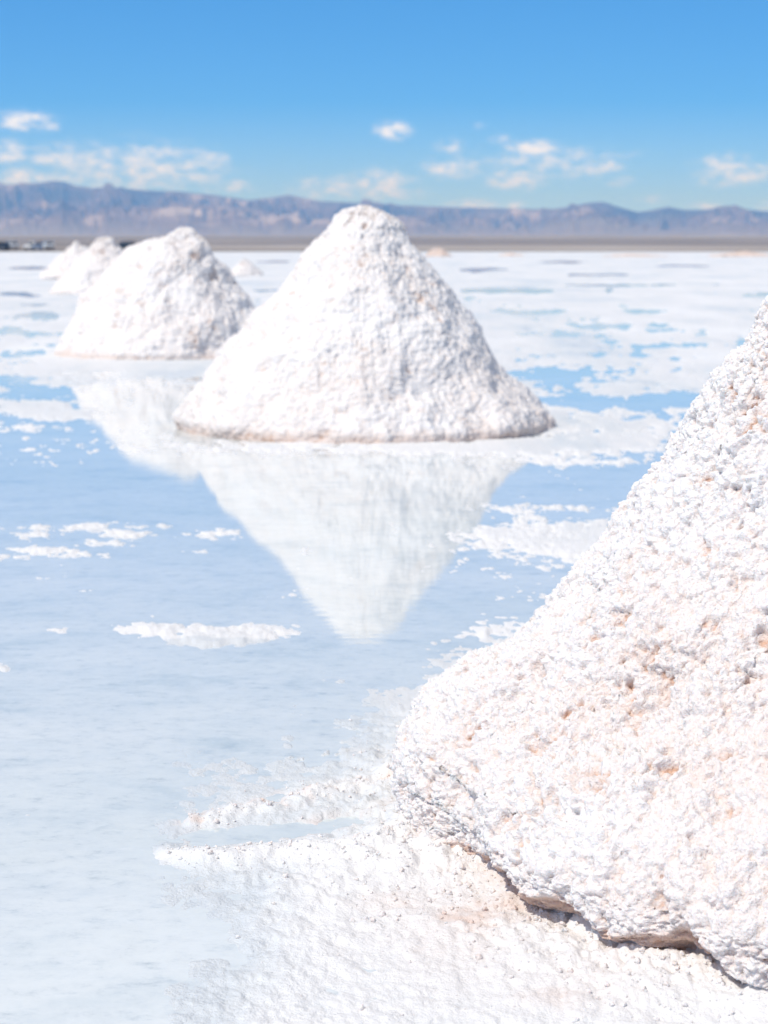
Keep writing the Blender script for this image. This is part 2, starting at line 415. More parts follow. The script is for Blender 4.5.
def flat_surface(x, y):
    s, u, v, g2, g3, ap = flat_height(x, y)
    r = np.hypot(x, y)
    g1n = fbm(x * 2.5, y * 2.5, 0, 3, 88)
    nr = sstep(9, 4, r)
    lum = cells(x * 26, y * 26, 0 * x, 5); lum2 = cells(x * 70, y * 70, 0 * x, 6)
    far = sstep(16, 9, r)
    z = .0035 * np.clip(s, -3, .8) / .8 + .004 * sstep(.3, 1.2, s)
    edge = sstep(-.35, .1, s) * sstep(1.6, .2, s)
    z = z + far * ((lum - .45) * (.013 * edge * (1 - .78 * nr) + .0012 * sstep(0, .5, s)) + (lum2 - .4) * .0028 * sstep(-.2, .3, s))
    z = z - .004 * (s < -.75)
    z = z + sstep(.1, .9, s) * sstep(14, 5, r) * (.0028 * (g2 + .3) + .0012 * g3)
    fresh = np.clip(.25 + .40 * nr + 1.1 * sstep(-.1, .5, s) * edge * far * (1 - .75 * nr) + .25 * g2 + (.5 * lum + .35 * lum2 - .2) * nr, 0, 1) * sstep(60, 20, r) + .3 * sstep(20, 60, r)
    # rubble shed round the foot of the near pile
    rp = np.hypot(x - PX, y - PY) - 1.06
    foot = np.exp(-np.clip(rp, 0, 9) / .13)
    z = z + foot * (.010 + .014 * g2 + .008 * lum)
    skirt = np.exp(-np.clip(rp, 0, 9) / .20) * (rp < 1.5) * sstep(-.5, .4, fbm(x * 4, y * 4, 0, 3, 93) + .3)
    z = z + skirt * (.024 * cells(x * 19, y * 19, 0 * x, 94) + .016 * cells(x * 44, y * 44, 0 * x, 95) + .007 * cells(x * 95, y * 95, 0 * x, 96) + .008 * g3)
    r1 = seg_ridge(x, y, RIDGE1, .05); r2 = seg_ridge(x, y, RIDGE2, .045)
    z = z + r1 * (.012 + .016 * g2) * sstep(-.3, .2, s) + r2 * (.008 + .012 * g2) * sstep(-.3, .2, s)
    hollow = seg_ridge(x, y, [ground_at(*p) for p in ((215, 838), (290, 832), (350, 822))], .05)
    z = z - hollow * .018
    pk = np.exp(-(((u - 455) / 75) ** 2 + ((v - 930) / 55) ** 2)) + .8 * np.exp(-(((u - 600) / 80) ** 2 + ((v - 985) / 35) ** 2))
    g4 = fbm(x * 9, y * 9, 0, 4, 71, .6)
    stain_and_shade = nr * (.55 * np.clip(r1 * sstep(.0, .6, g2 - 1 * g3 + .2), 0, 1) + .45 * hollow * sstep(-.2, .5, g3)
                  + np.clip(pk, 0, 1) * (.22 + .45 * sstep(-.1, .9, g4)) + .5 * sstep(.45, .9, g4) * foot)
    stain_and_shade = np.clip(stain_and_shade, 0, .8) + .10 * sstep(150, 330, r) * sstep(0, .5, fbm(x * .05, y * .03, 0, 3, 9))
    fresh = fresh * np.where(v > 640, .15 + .85 * sstep(0, 110, ap + 30 * g2), 1)
    fresh = np.clip(fresh + .6 * foot + .8 * r1 + .7 * r2, 0, 1)
    return z, stain_and_shade, fresh

def radial_grid(a0, a1, rr, aa):
    R, A = np.meshgrid(rr, aa, indexing='ij')
    return R * np.sin(A), R * np.cos(A)

def angles():
    inner = np.radians(np.arange(-13.5, 13.5, .042))
    left = np.radians(np.concatenate([np.linspace(-180, -40, 60), np.linspace(-38, -14, 120)]))
    right = np.radians(np.concatenate([np.linspace(13.6, 38, 120), np.linspace(40, 180, 60)]))
    return np.concatenate([left, inner, right])

def logsteps(a, b, f):
    return list(np.exp(np.arange(math.log(a), math.log(b), f)))

AA = angles()
RR = np.array([.02, .5, 1.0, 1.5] + logsteps(2.0, 2.55, .01) + logsteps(2.55, 4.6, .0021) + logsteps(4.6, 9, .0045) + logsteps(9, 24, .006)
              + logsteps(24, 80, .012) + logsteps(80, 620, .02) + [620])
X, Y = radial_grid(0, 0, RR, AA)
Z, ST, FR = flat_surface(X, Y)
salt_flat = mesh_obj('salt_flat', np.stack([X, Y, Z], -1).reshape(-1, 3), grid_faces(len(RR), len(AA))[:, ::-1], M_FLAT, attrs={'stain_and_shade': ST, 'fresh': FR})
tag(salt_flat, kind='structure', label='white crusted salt flat running out to the grey plain')

wr = np.array([.02, 1, 2, 4, 8, 16, 40, 120, 400]); wa = np.linspace(-math.pi, math.pi, 49)
WX, WY = radial_grid(0, 0, wr, wa)
water = mesh_obj('water', np.stack([WX, WY, 0 * WX], -1).reshape(-1, 3), grid_faces(len(wr), len(wa))[:, ::-1], M_WATER, smooth=False)
tag(water, kind='structure', label='pale blue sheet of brine mirroring the salt piles')

# plain beyond the flat, rising gently to the hills
def plain_material():
    m, n, l, b = new_mat('dry_scrub_plain', .95, .1)
    geo = n.new('ShaderNodeNewGeometry'); v = geo.outputs['Position']
    mp = n.new('ShaderNodeMapping'); mp.inputs['Scale'].default_value = (.004, .0012, 1); l.new(v, mp.inputs['Vector'])
    f = nz(n, l, mp.outputs[0], 1.0, 6, .6)
    c = ramp(n, l, f, [(.35, (.13, .112, .10)), (.46, (.21, .18, .155)), (.56, (.33, .285, .25)), (.68, (.47, .42, .38))])
    sx = n.new('ShaderNodeSeparateXYZ'); l.new(v, sx.inputs[0])
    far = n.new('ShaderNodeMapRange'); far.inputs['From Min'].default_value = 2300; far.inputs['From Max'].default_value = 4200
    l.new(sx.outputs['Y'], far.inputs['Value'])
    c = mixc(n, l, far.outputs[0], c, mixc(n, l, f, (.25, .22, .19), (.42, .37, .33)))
    l.new(c, b.inputs['Base Color'])
    return m
pr = np.array([330, 380, 450] + logsteps(550, 9000, .05) + [9000, 16000.]); pa = np.radians(np.linspace(-180, 180, 721))
GX, GY = radial_grid(0, 0, pr, pa)
rr_ = np.hypot(GX, GY)
def plain_z(x, y):
    r = np.hypot(x, y)
    return -0.05 + .35 * sstep(395, 430, r + 14 * fbm(x * .02, y * .02, 0, 3, 4)) + np.clip(r - 700, 0, 9000) * .0060 * sstep(500, 2600, r)
plain = mesh_obj('plain', np.stack([GX, GY, plain_z(GX, GY)], -1).reshape(-1, 3), grid_faces(len(pr), len(pa))[:, ::-1], plain_material())
tag(plain, kind='structure', label='grey brown scrub plain between salt flat and hills')

# hills
def hill_material():
    m, n, l, b = new_mat('hill_rock', .95, .1)
    geo = n.new('ShaderNodeNewGeometry'); v = geo.outputs['Position']
    mp = n.new('ShaderNodeMapping'); mp.inputs['Scale'].default_value = (.0016, .0007, .004); l.new(v, mp.inputs['Vector'])
    f = nz(n, l, mp.outputs[0], 1.0, 7, .62)
    c = ramp(n, l, f, [(.36, (.05, .045, .05)), (.47, (.11, .085, .08)), (.56, (.20, .15, .13)), (.68, (.50, .43, .39))])
    sx = n.new('ShaderNodeSeparateXYZ'); l.new(v, sx.inputs[0])
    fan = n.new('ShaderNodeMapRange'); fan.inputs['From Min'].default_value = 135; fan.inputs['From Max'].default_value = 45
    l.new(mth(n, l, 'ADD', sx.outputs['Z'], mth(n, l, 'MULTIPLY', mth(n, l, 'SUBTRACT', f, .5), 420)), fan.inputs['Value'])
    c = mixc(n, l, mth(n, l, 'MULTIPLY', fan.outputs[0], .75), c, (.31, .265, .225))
    l.new(c, b.inputs['Base Color'])
    return m
CREST = [(-400, 196), (-200, 188), (-60, 190), (0, 184), (12, 187), (30, 186), (45, 185), (58, 183), (68, 184), (80, 188), (95, 190), (110, 189),
         (150, 192), (180, 193), (215, 196), (250, 201), (270, 199), (290, 196), (305, 199), (320, 202), (360, 204), (400, 206), (450, 208),
         (500, 209), (550, 210), (570, 207), (585, 204), (600, 203), (612, 207), (635, 213), (650, 211), (665, 208), (680, 211), (700, 211),
         (715, 209), (730, 208), (745, 211), (768, 213), (820, 206), (900, 200), (1000, 210), (1200, 196)]
ca = np.array([math.atan((x - 384) / F_PX) for x, _ in CREST]); ce = np.array([(246 - y) / F_PX for _, y in CREST])
ha = np.concatenate([np.radians(np.linspace(-180, -26, 240)), np.radians(np.linspace(-25.9, 25.9, 1300)), np.radians(np.linspace(26, 180, 240))])
hr = np.concatenate([np.linspace(7000, 13000, 90), np.linspace(13100, 18000, 16)])
HX, HY = radial_grid(0, 0, hr, ha)
HR, HA = np.meshgrid(hr, ha, indexing='ij')
crest = np.interp(HA, ca, ce) + (np.abs(HA) > .42) * .004 * fbm(HA * 7, 0, 0, 4, 8)
CR = 13000.0
t = np.clip((HR - 7600) / (CR - 7600), 0, 1)
rid = 1 - np.abs(fbm(HA * 70, HR / 2600, 0, 6, 15, .6)) * 1.3
spur = fbm(HA * 60, HR / 2200, 0, 5, 44, .55)
prof = (t ** 1.35) * (1 + (rid - .62) * .95 * (1 - t ** 3) + .32 * spur * np.sin(np.pi * np.clip(t, 0, 1) ** 1.3))
toe = .0060 * 6300 / 7000 * 7000
hz_ = (crest * CR) * np.where(HR <= CR, np.clip(prof, 0, 1.02), 1 - ((HR - CR) / 5200) ** 1.2) + (1 - t) * toe * .9 - 12 * (t <= 0)
lowr = .35 * np.clip(np.sin(np.pi * np.clip((HR - 7800) / 2600, 0, 1)), 0, 1) * np.clip(fbm(HA * 22, 3, 0, 4, 61) + .35, 0, 1)
hz_ = hz_ + lowr * crest * CR * .55
hz_ = hz_ + CAM_H
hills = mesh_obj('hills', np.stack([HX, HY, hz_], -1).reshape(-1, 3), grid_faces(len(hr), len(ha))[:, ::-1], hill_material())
tag(hills, kind='structure', label='blue hazy range of hills along the horizon')

# the air between here and the hills
HAZE = True
if HAZE:
    b = 19500; z0, z1 = -14.0, 470.0
    hv = np.array([(x, y, z) for z in (z0, z1) for (x, y) in ((-b, -b), (b, -b), (b, b), (-b, b))], float)
    hf = np.array([(0, 3, 2, 1), (4, 5, 6, 7), (0, 1, 5, 4), (1, 2, 6, 5), (2, 3, 7, 6), (3, 0, 4, 7)])
    hm = bpy.data.materials.new('thin_air'); hm.use_nodes = True
    hn = hm.node_tree.nodes; hn.clear()
    ho = hn.new('ShaderNodeOutputMaterial'); pv = hn.new('ShaderNodeVolumePrincipled')
    pv.inputs['Color'].default_value = (.20, .49, 1.0, 1)
    pv.inputs['Absorption Color'].default_value = (1, 1, 1, 1)
    pv.inputs['Density'].default_value = 1.15e-4
    pv.inputs['Anisotropy'].default_value = 0.2
    hm.node_tree.links.new(pv.outputs[0], ho.inputs['Volume'])
    haze = mesh_obj('haze', hv, hf, hm, smooth=False)
    tag(haze, kind='stuff', label='thin bluish air fading the far hills')

# ------------------------------------------------------------------ salt piles
ICO_V, ICO_F = None, None
def ico():
    global ICO_V, ICO_F
    if ICO_V is None:
        import bmesh
        bm = bmesh.new(); bmesh.ops.create_icosphere(bm, subdivisions=2, radius=1)
        bm.verts.ensure_lookup_table()
        ICO_V = np.array([v.co[:] for v in bm.verts]); ICO_F = np.array([[v.index for v in f.verts] for f in bm.faces]); bm.free()
    return ICO_V, ICO_F

def crumbs(P, rad, seed):
    """lumpy little grains at points P with radii rad"""
    V, F = ico(); n = len(P)
    rg = np.random.default_rng(seed)
    ax = rg.uniform(.65, 1.3, (n, 1, 3))
    q = rg.normal(size=(n, 4)); q /= np.linalg.norm(q, axis=1)[:, None]
    w, x, y, z = q.T
    Rm = np.stack([1 - 2 * (y * y + z * z), 2 * (x * y - z * w), 2 * (x * z + y * w), 2 * (x * y + z * w), 1 - 2 * (x * x + z * z), 2 * (y * z - x * w),
                   2 * (x * z - y * w), 2 * (y * z + x * w), 1 - 2 * (x * x + y * y)], -1).reshape(n, 3, 3)
    bumps = 1 + rg.uniform(-.3, .3, (n, len(V), 1))
    pts = np.einsum('nij,nvj->nvi', Rm, V[None] * ax * bumps) * rad[:, None, None] + P[:, None, :]
    faces = (F[None] + (np.arange(n) * len(V))[:, None, None]).reshape(-1, 3)
    return pts.reshape(-1, 3), faces

def salt_pile(name, cx, cy, left, right, seed, mat, thetas, nrow, lump=1.0, undercut=0.0, cell=(24, 60, 130), amp=(.016, .009, .005),
              form=.05, stain_shade_amt=1.0, grains=0, grain_size=(.004, .011), dents=(), base_tint=0.0, sector=None, ncracks=0):
    """left / right: (height, reach) lists from base to apex for the two sides seen from the camera"""
    L = np.array(left, float); Rt = np.array(right, float)
    top = max(L[-1, 0], Rt[-1, 0])
    # arc-length rows through the mean profile
    zs = np.linspace(0, 1, 1600)
    def prof(P, q): return np.interp(q, P[:, 0] / P[-1, 0], P[:, 1])
    mr_ = .5 * (prof(L, zs) + prof(Rt, zs))
    wrow = np.where(undercut * (zs[1:] * top < .10) > 0, 3.2, 1.0)
    al = np.concatenate([[0], np.cumsum(np.hypot(np.diff(mr_), np.diff(zs * top)) * wrow)])
    rows = np.interp(np.linspace(0, al[-1], nrow), al, zs)
    th = np.asarray(thetas); nc = len(th)
    w = .5 + .5 * np.cos(th)
    rl, rr2 = prof(L, rows), prof(Rt, rows)
    R = rl[:, None] * (1 - w)[None] + rr2[:, None] * w[None]
    Zh = np.repeat((rows * top)[:, None], nc, 1)
    if undercut:
        # broken lower lip of the crust: the rows under it step in
        ze = .040 + .034 * vnoise(np.cos(th) * 6, np.sin(th) * 5, 3, seed) + .014 * vnoise(np.cos(th) * 16, np.sin(th) * 16, 3, seed + 1) + .007 * vnoise(np.cos(th) * 45, np.sin(th) * 45, 3, seed + 2)
        under = np.clip((ze[None] - Zh) / .065, 0, 1)
        R = R - undercut * under ** .8
        Zh = np.where(Zh < ze[None], ze[None] - (ze[None] - Zh) * 1.9, Zh)
    x = R * np.cos(th)[None]; y = R * np.sin(th)[None]; z = Zh
    def normals(x, y, z):
        def d1(a): return np.gradient(a, axis=0)
        def d2(a):
            p = np.concatenate([a[:, -1:], a, a[:, :1]], 1); return (p[:, 2:] - p[:, :-2])
        A = np.stack([d1(x), d1(y), d1(z)], -1); B = np.stack([d2(x), d2(y), d2(z)], -1)
        N = np.cross(B, A); return N / np.maximum(np.linalg.norm(N, axis=-1, keepdims=True), 1e-9)
    N = normals(x, y, z)
    wu = 0
    if undercut:                                # under the lip everything pushes straight outwards
        wu = np.clip((ze[None] + .03 - Zh) / .03, 0, 1)[..., None]
        radial = np.stack([np.cos(th)[None] + 0 * z, np.sin(th)[None] + 0 * z, 0 * z], -1)
        N = N * (1 - wu) + radial * wu
    # big forms, runnels down the slope, clods
    f1 = fbm(x * 2.2, y * 2.2, z * 2.2, 3, seed)
    f2 = fbm(x * 7, y * 7, z * 5.5, 4, seed + 5, .55)
    # the direction down the slope for runnels
    run = fbm(np.cos(th)[None] * 9 + 0 * z, np.sin(th)[None] * 9 + 0 * z, z * 1.6, 4, seed + 9, .6)
    ero = 1 - np.abs(run) * 2
    d = form * f1 + form * .55 * f2 - form * .2 * np.clip(ero - .55, 0, 1) * lump
    for (dx, dy, dz, dr, da) in dents:
        d = d - da * np.exp(-((x - dx) ** 2 + (y - dy) ** 2 + (z - dz) ** 2) / dr ** 2)
    taper = sstep(0, .12 * top, top - z + .02)
    foot = sstep(-.02, .05, z) * .7 + .3
    x = x + N[..., 0] * d * foot; y = y + N[..., 1] * d * foot; z = z + N[..., 2] * d * foot * taper
    N = normals(x, y, z)
    if undercut: N = N * (1 - wu) + radial * wu
    c1 = cells(x * cell[0], y * cell[0], z * cell[0], seed + 2)
    c2 = cells(x * cell[1], y * cell[1], z * cell[1], seed + 3)
    c3 = cells(x * cell[2], y * cell[2], z * cell[2], seed + 4)
    patch = fbm(x * 5, y * 5, z * 5, 3, seed + 8)
    p1 = fbm(x * cell[0] * .6, y * cell[0] * .6, z * cell[0] * .6, 3, seed + 12, .6)
    rgh = .55 + .45 * sstep(-.4, .5, patch)
    p2 = fbm(x * cell[0] * 1.5 + 9, y * cell[0] * 1.5, z * cell[0] * 1.1, 3, seed + 33, .55)
    pit = np.maximum(sstep(.40, .85, p1 + .25 * patch), .75 * sstep(.50, .85, p2 + .15 * patch))
    fz = fbm(x * cell[1] * 1.1, y * cell[1] * 1.1, z * cell[1] * 1.1, 4, seed + 40, .62)
    dd = (amp[0] * (c1 - .5) + amp[1] * (c2 - .5) + amp[2] * (c3 - .5)) * rgh + amp[1] * .8 * fz - amp[0] * .8 * pit
    if undercut:
        uz = np.clip((ze[None] + .004 - Zh) / .02, 0, 1)
        chunk = fbm(x * 16, y * 16, z * 30, 4, seed + 60, .6)
        dd = dd * (1 - .55 * uz) + .022 * chunk * uz
    x = x + N[..., 0] * dd; y = y + N[..., 1] * dd; z = z + N[..., 2] * dd
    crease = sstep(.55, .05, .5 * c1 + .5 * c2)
    stain_and_shade = stain_shade_amt * (.85 * sstep(.35, .95, pit * (.55 + .6 * crease)) + .18 * crease * sstep(.1, .8, patch + .4 * p1))  # orange stain in the pits, plus warm shade painted into the creases
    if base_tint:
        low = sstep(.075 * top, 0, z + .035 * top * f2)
        stain_and_shade = stain_and_shade + base_tint * low * (.55 + .5 * sstep(-.3, .5, f2))
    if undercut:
        stain_and_shade = stain_and_shade + .7 * sstep(.01, -.01, z - ze[None])  # pinkish base salt, with the shade under the lip painted in brown
    blush_and_shade = np.clip(.12 + .3 * fbm(x * 3, y * 3, z * 3, 3, seed + 21) + .9 * crease + .35 * sstep(.2, -.6, fz), 0, 1) * .9  # patchy pink of the salt, plus warm shadow colour painted in creases and hollows
    N2 = normals(x, y, z)
    V = np.stack([x, y, z], -1)
    # one vertex closes the top
    verts = [V.reshape(-1, 3)]
    capf = np.stack([(nrow - 1) * nc + np.arange(nc), (nrow - 1) * nc + (np.arange(nc) + 1) % nc, np.full(nc, nrow * nc)], -1)
    verts.append(np.array([[x[-1].mean(), y[-1].mean(), z[-1].mean() + .002]]))
    st = [np.clip(stain_and_shade, 0, .9).ravel(), [0]]; bl = [blush_and_shade.ravel(), [.3]]
    faces = [grid_faces(nrow, nc, True), capf]
    if grains:
        rg = np.random.default_rng(seed)
        cell_a = (R[:-1] * np.gradient(th)[None]) 
        wgt = np.clip(cell_a * np.diff(rows)[:, None], 1e-9, None).ravel()
        idx = rg.choice(len(wgt), grains, p=wgt / wgt.sum())
        base = V[:-1].reshape(-1, 3)[idx]; nn = N2[:-1].reshape(-1, 3)[idx]
        keep = (pit[:-1].ravel()[idx] < .5) & (base[:, 2] > .05)
        base, nn, idx = base[keep], nn[keep], idx[keep]
        rad = grain_size[0] + (grain_size[1] - grain_size[0]) * rg.random(len(base)) ** 3.5
        cp, cf = crumbs(base - nn * rad[:, None] * .1, rad, seed + 1)
        faces.append(cf + nrow * nc + 1); verts.append(cp)
        nv = len(ICO_V)
        st.append(np.repeat((stain_and_shade[:-1].ravel()[idx] * .3), nv)); bl.append(np.repeat(rg.random(len(base)) * .5, nv))
    o = mesh_obj(name, np.concatenate(verts), faces, mat, attrs={'stain_and_shade': np.concatenate(st), 'blush_and_shade': np.concatenate(bl)})
    o.location = (cx, cy, 0)
    return o

# near pile, half out of the frame
P0 = [(-.04, 1.17), (.0, 1.19), (.05, 1.195), (.10, 1.195), (.167, 1.165), (.254, 1.075), (.389, .945), (.55, .80), (.735, .66), (.976, .505),
      (1.2, .36), (1.36, .22), (1.45, .10), (1.47, .03)]
vis = np.radians(np.arange(148, 305, .152)); rest = np.radians(np.arange(305.2, 360 + 147.8, .42))
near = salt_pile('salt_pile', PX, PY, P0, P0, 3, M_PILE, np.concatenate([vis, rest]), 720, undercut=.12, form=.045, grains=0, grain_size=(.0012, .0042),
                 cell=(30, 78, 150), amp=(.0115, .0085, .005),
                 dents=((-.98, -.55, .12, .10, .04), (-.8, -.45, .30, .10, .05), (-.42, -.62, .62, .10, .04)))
tag(near, 'large close salt pile with knobbly crust and undercut lower edge, cut off by the frame', 'salt pile', 'raked salt piles standing on the flat')

def place(px, base_py):
    return ground_at(px, base_py)

def scaled_profile(pts, base_y, apex_y, scale, extra=-.03):
    """silhouette points (photograph y, reach in pixels) to (height, reach) in metres"""
    out = [(extra, pts[0][1] / scale)]
    for (yy, rx) in pts: out.append(((base_y - yy) / scale, rx / scale))
    return out

def uniform(n): return np.linspace(0, 2 * math.pi, n, endpoint=False)

# main pile
gx, gy = place(365, 426)
s1 = F_PX / (gy * math.cos(TILT) + CAM_H * math.sin(TILT))
L1 = scaled_profile([(426, 184), (415, 184), (400, 178), (385, 168), (345, 143), (312, 110), (280, 80), (250, 58), (235, 46), (222, 34), (214, 22), (210, 12), (208, 4)], 426, 208, s1)
R1 = scaled_profile([(426, 190), (418, 190), (405, 180), (380, 152), (350, 126), (320, 106), (290, 88), (262, 62), (245, 48), (228, 35), (217, 22), (211, 12), (208, 4)], 426, 208, s1)
main = salt_pile('salt_pile', gx, gy, L1, R1, 31, M_FAR, uniform(820), 420, lump=1.6, form=.045, cell=(12, 32, 70), amp=(.006, .007, .004), stain_shade_amt=.55, base_tint=.75)
tag(main, 'tall cone shaped salt pile in the centre with its full reflection in the brine', 'salt pile', 'raked salt piles standing on the flat')

# second pile with a knob and a left shoulder
gx, gy = place(187, 354)
s2 = F_PX / (gy * math.cos(TILT) + CAM_H * math.sin(TILT))
L2 = scaled_profile([(354, 131), (342, 125), (320, 112), (300, 98), (275, 76), (258, 62), (249, 50), (244, 38), (241, 24), (234, 15), (231, 9), (229, 3)], 354, 229, s2)
R2 = scaled_profile([(354, 98), (338, 91), (318, 76), (300, 62), (280, 46), (265, 35), (255, 26), (246, 20), (238, 14), (232, 8), (230, 5), (229, 3)], 354, 229, s2)
p2 = salt_pile('salt_pile', gx, gy, L2, R2, 57, M_FAR, uniform(620), 320, lump=1.8, form=.055, cell=(10, 26, 55), amp=(.008, .009, .005), stain_shade_amt=.6, base_tint=.6)
tag(p2, 'broad salt pile with a knob on top, left and behind the tall central pile', 'salt pile', 'raked salt piles standing on the flat')

gx, gy = place(106, 293)
s3 = F_PX / gy
L3 = scaled_profile([(293, 56), (285, 50), (270, 37), (255, 22), (245, 12), (240, 5), (238, 2)], 293, 238, s3)
p3 = salt_pile('salt_pile', gx, gy, L3, L3, 77, M_FAR, uniform(360), 200, lump=2.4, form=.08, cell=(8, 20, 40), amp=(.012, .012, .007), stain_shade_amt=.5, base_tint=.4)
tag(p3, 'distant pointed salt pile just behind the left shoulder of the broad pile', 'salt pile', 'raked salt piles standing on the flat')

gx, gy = place(77, 279)
s4 = F_PX / gy
L4 = scaled_profile([(279, 36), (272, 33), (262, 24), (252, 13), (245, 6), (241, 2)], 279, 241, s4)
p4 = salt_pile('salt_pile', gx, gy, L4, L4, 91, M_FAR, uniform(300), 160, lump=2.4, form=.08, cell=(8, 20, 40), amp=(.012, .012, .007), stain_shade_amt=.4, base_tint=.4)
tag(p4, 'farthest tall salt pile on the left, half hidden behind the distant pointed pile', 'salt pile', 'raked salt piles standing on the flat')

gx, gy = place(245, 275.5)
s5 = F_PX / gy
L5 = scaled_profile([(275.5, 18), (272, 15), (267, 9), (262, 4.5), (259, 1.5)], 275.5, 259, s5)
p5 = salt_pile('salt_pile', gx, gy, L5, L5, 113, M_FAR, uniform(200), 100, lump=2.4, form=.06, cell=(8, 16, 30), amp=(.03, .02, .01), stain_shade_amt=.4, base_tint=.3)
tag(p5, 'small low salt pile alone far off between the broad pile and the tall central one', 'salt pile', 'raked salt piles standing on the flat')

# low mounds at the far shore
def mound(px, py, half_px, h_px, seed, label):
    gx, gy = place(px, py)
    s = F_PX / gy
    P = [(-.1, half_px / s), (0, half_px / s), (.35 * h_px / s, half_px * .72 / s), (.7 * h_px / s, half_px * .42 / s), (.93 * h_px / s, half_px * .18 / s), (h_px / s, .02)]
    o = salt_pile('earth_mound', gx, gy, P, P, seed, M_MOUND, uniform(160), 60, form=.05 * h_px / s * 2, cell=(1.2, 2.4, 5), amp=(.12, .07, .04), stain_shade_amt=.6)
    tag(o, label, 'mound', 'low mounds along the far shore')
mound(438, 256.5, 14, 8.5, 201, 'pinkish earth mound at the far shore just past the tall pile, the highest there')
mound(511, 256, 15, 2.6, 202, 'low pinkish mound at the far shore, second to the right of the tall pile')
mound(634, 256.5, 34, 2.2, 203, 'long flat pinkish mound on the far shore near the hilltop peak')
mound(744, 256.5, 36, 4.5, 204, 'long pale pinkish bank at the right end of the far shore')

# ------------------------------------------------------------------ loose salt crumbs on the apron
rg = np.random.default_rng(5)
cu = rg.uniform(120, 800, 90000); cvv = rg.uniform(660, 1060, 90000)
ang = TILT + np.arctan((cvv - 512) / F_PX); dd_ = CAM_H / np.tan(ang)
cxx = (cu - 384) / F_PX * (dd_ * math.cos(TILT) + CAM_H * math.sin(TILT)); cyy = dd_
zf, stf, _fr = flat_surface(cxx, cyy)
rpc = np.hypot(cxx - PX, cyy - PY) - 1.06
clump = fbm(cxx * 10, cyy * 10, 0, 4, 301, .6)
prob = .02 * sstep(.1, .6, clump) + .45 * np.exp(-np.clip(rpc, 0, 9) / .10) + .2 * seg_ridge(cxx, cyy, RIDGE1, .04) + .2 * seg_ridge(cxx, cyy, RIDGE2, .04)
k = (zf > .003) & (rg.random(len(cxx)) < prob) & (rpc > -.03)
cxx, cyy, zf, stf = cxx[k], cyy[k], zf[k], stf[k]
rad = .0013 + .0042 * rg.random(len(cxx)) ** 6
cp, cf = crumbs(np.stack([cxx, cyy, zf + rad * .3], -1), rad, 9)
cr = mesh_obj('salt_crumbs', cp, cf, M_PILE, attrs={'stain_and_shade': np.repeat(stf * .8, len(ICO_V)), 'blush_and_shade': np.repeat(rg.random(len(cxx)) * .6, len(ICO_V))})
tag(cr, 'loose white and pinkish salt crumbs strewn round the foot of the close pile', 'salt crumbs', kind='stuff')
print('crumbs', len(cxx))

# ------------------------------------------------------------------ parked off-road vehicles at the far shore
def flat_mat(name, col, rough=.5, metal=0.0, spec=.5):
    m, n, l, b = new_mat(name, rough, spec)
    tc = n.new('ShaderNodeTexCoord')
    f = nz(n, l, tc.outputs['Object'], 3, 4)
    l.new(mixc(n, l, f, tuple(c * .86 for c in col), col), b.inputs['Base Color'])
    b.inputs['Metallic'].default_value = metal
    return m
M_WHITE = flat_mat('white_paint', (.8, .8, .8), .3)
M_DARKP = flat_mat('dark_paint', (.03, .035, .04), .3)
M_RED = flat_mat('maroon_paint', (.14, .04, .03), .35)
M_GLASS = flat_mat('dark_glass', (.02, .025, .03), .08)
M_TYRE = flat_mat('tyre_rubber', (.03, .03, .03), .9)
M_RIM = flat_mat('steel_rim', (.4, .4, .42), .35, .8)
M_LAMP = flat_mat('lamp_lens', (.7, .7, .68), .1)
import bmesh

def extrude_profile(pts, w0, w1, bevel=.05, zt=None):
    """side outline (y, z) pulled to width w0 (low) and w1 (at the highest z)"""
    bm = bmesh.new()
    zmin = min(p[1] for p in pts); zmax = max(p[1] for p in pts)
    A = []; B = []
    for (y, z) in pts:
        w = w0 + (w1 - w0) * (z - zmin) / max(zmax - zmin, 1e-6)
        A.append(bm.verts.new((-w / 2, y, z))); B.append(bm.verts.new((w / 2, y, z)))
    bm.faces.new(A[::-1]); bm.faces.new(B)
    for i in range(len(pts)):
        j = (i + 1) % len(pts); bm.faces.new((A[i], A[j], B[j], B[i]))
    bmesh.ops.recalc_face_normals(bm, faces=bm.faces)
    if bevel: bmesh.ops.bevel(bm, geom=bm.edges[:], offset=bevel, segments=2, affect='EDGES', profile=.6)
    return bm

def bm_obj(name, bm, mat, parent, smooth=False):
    me = bpy.data.meshes.new(name); bm.to_mesh(me); bm.free(); me.materials.append(mat)
    for p in me.polygons: p.use_smooth = smooth
    o = bpy.data.objects.new(name, me); sc.collection.objects.link(o); o.parent = parent
    return o

def lathe_x(profile, n=28):                     # (x, radius) round the X axis
    bm = bmesh.new(); rings = []
    for (x, r) in profile:
        rings.append([bm.verts.new((x, r * math.cos(2 * math.pi * i / n), r * math.sin(2 * math.pi * i / n))) for i in range(n)])
    for a, b_ in zip(rings, rings[1:]):
        for i in range(n): bm.faces.new((a[i], a[(i + 1) % n], b_[(i + 1) % n], b_[i]))
    bm.faces.new(rings[0][::-1]); bm.faces.new(rings[-1])
    bmesh.ops.recalc_face_normals(bm, faces=bm.faces)
    return bm

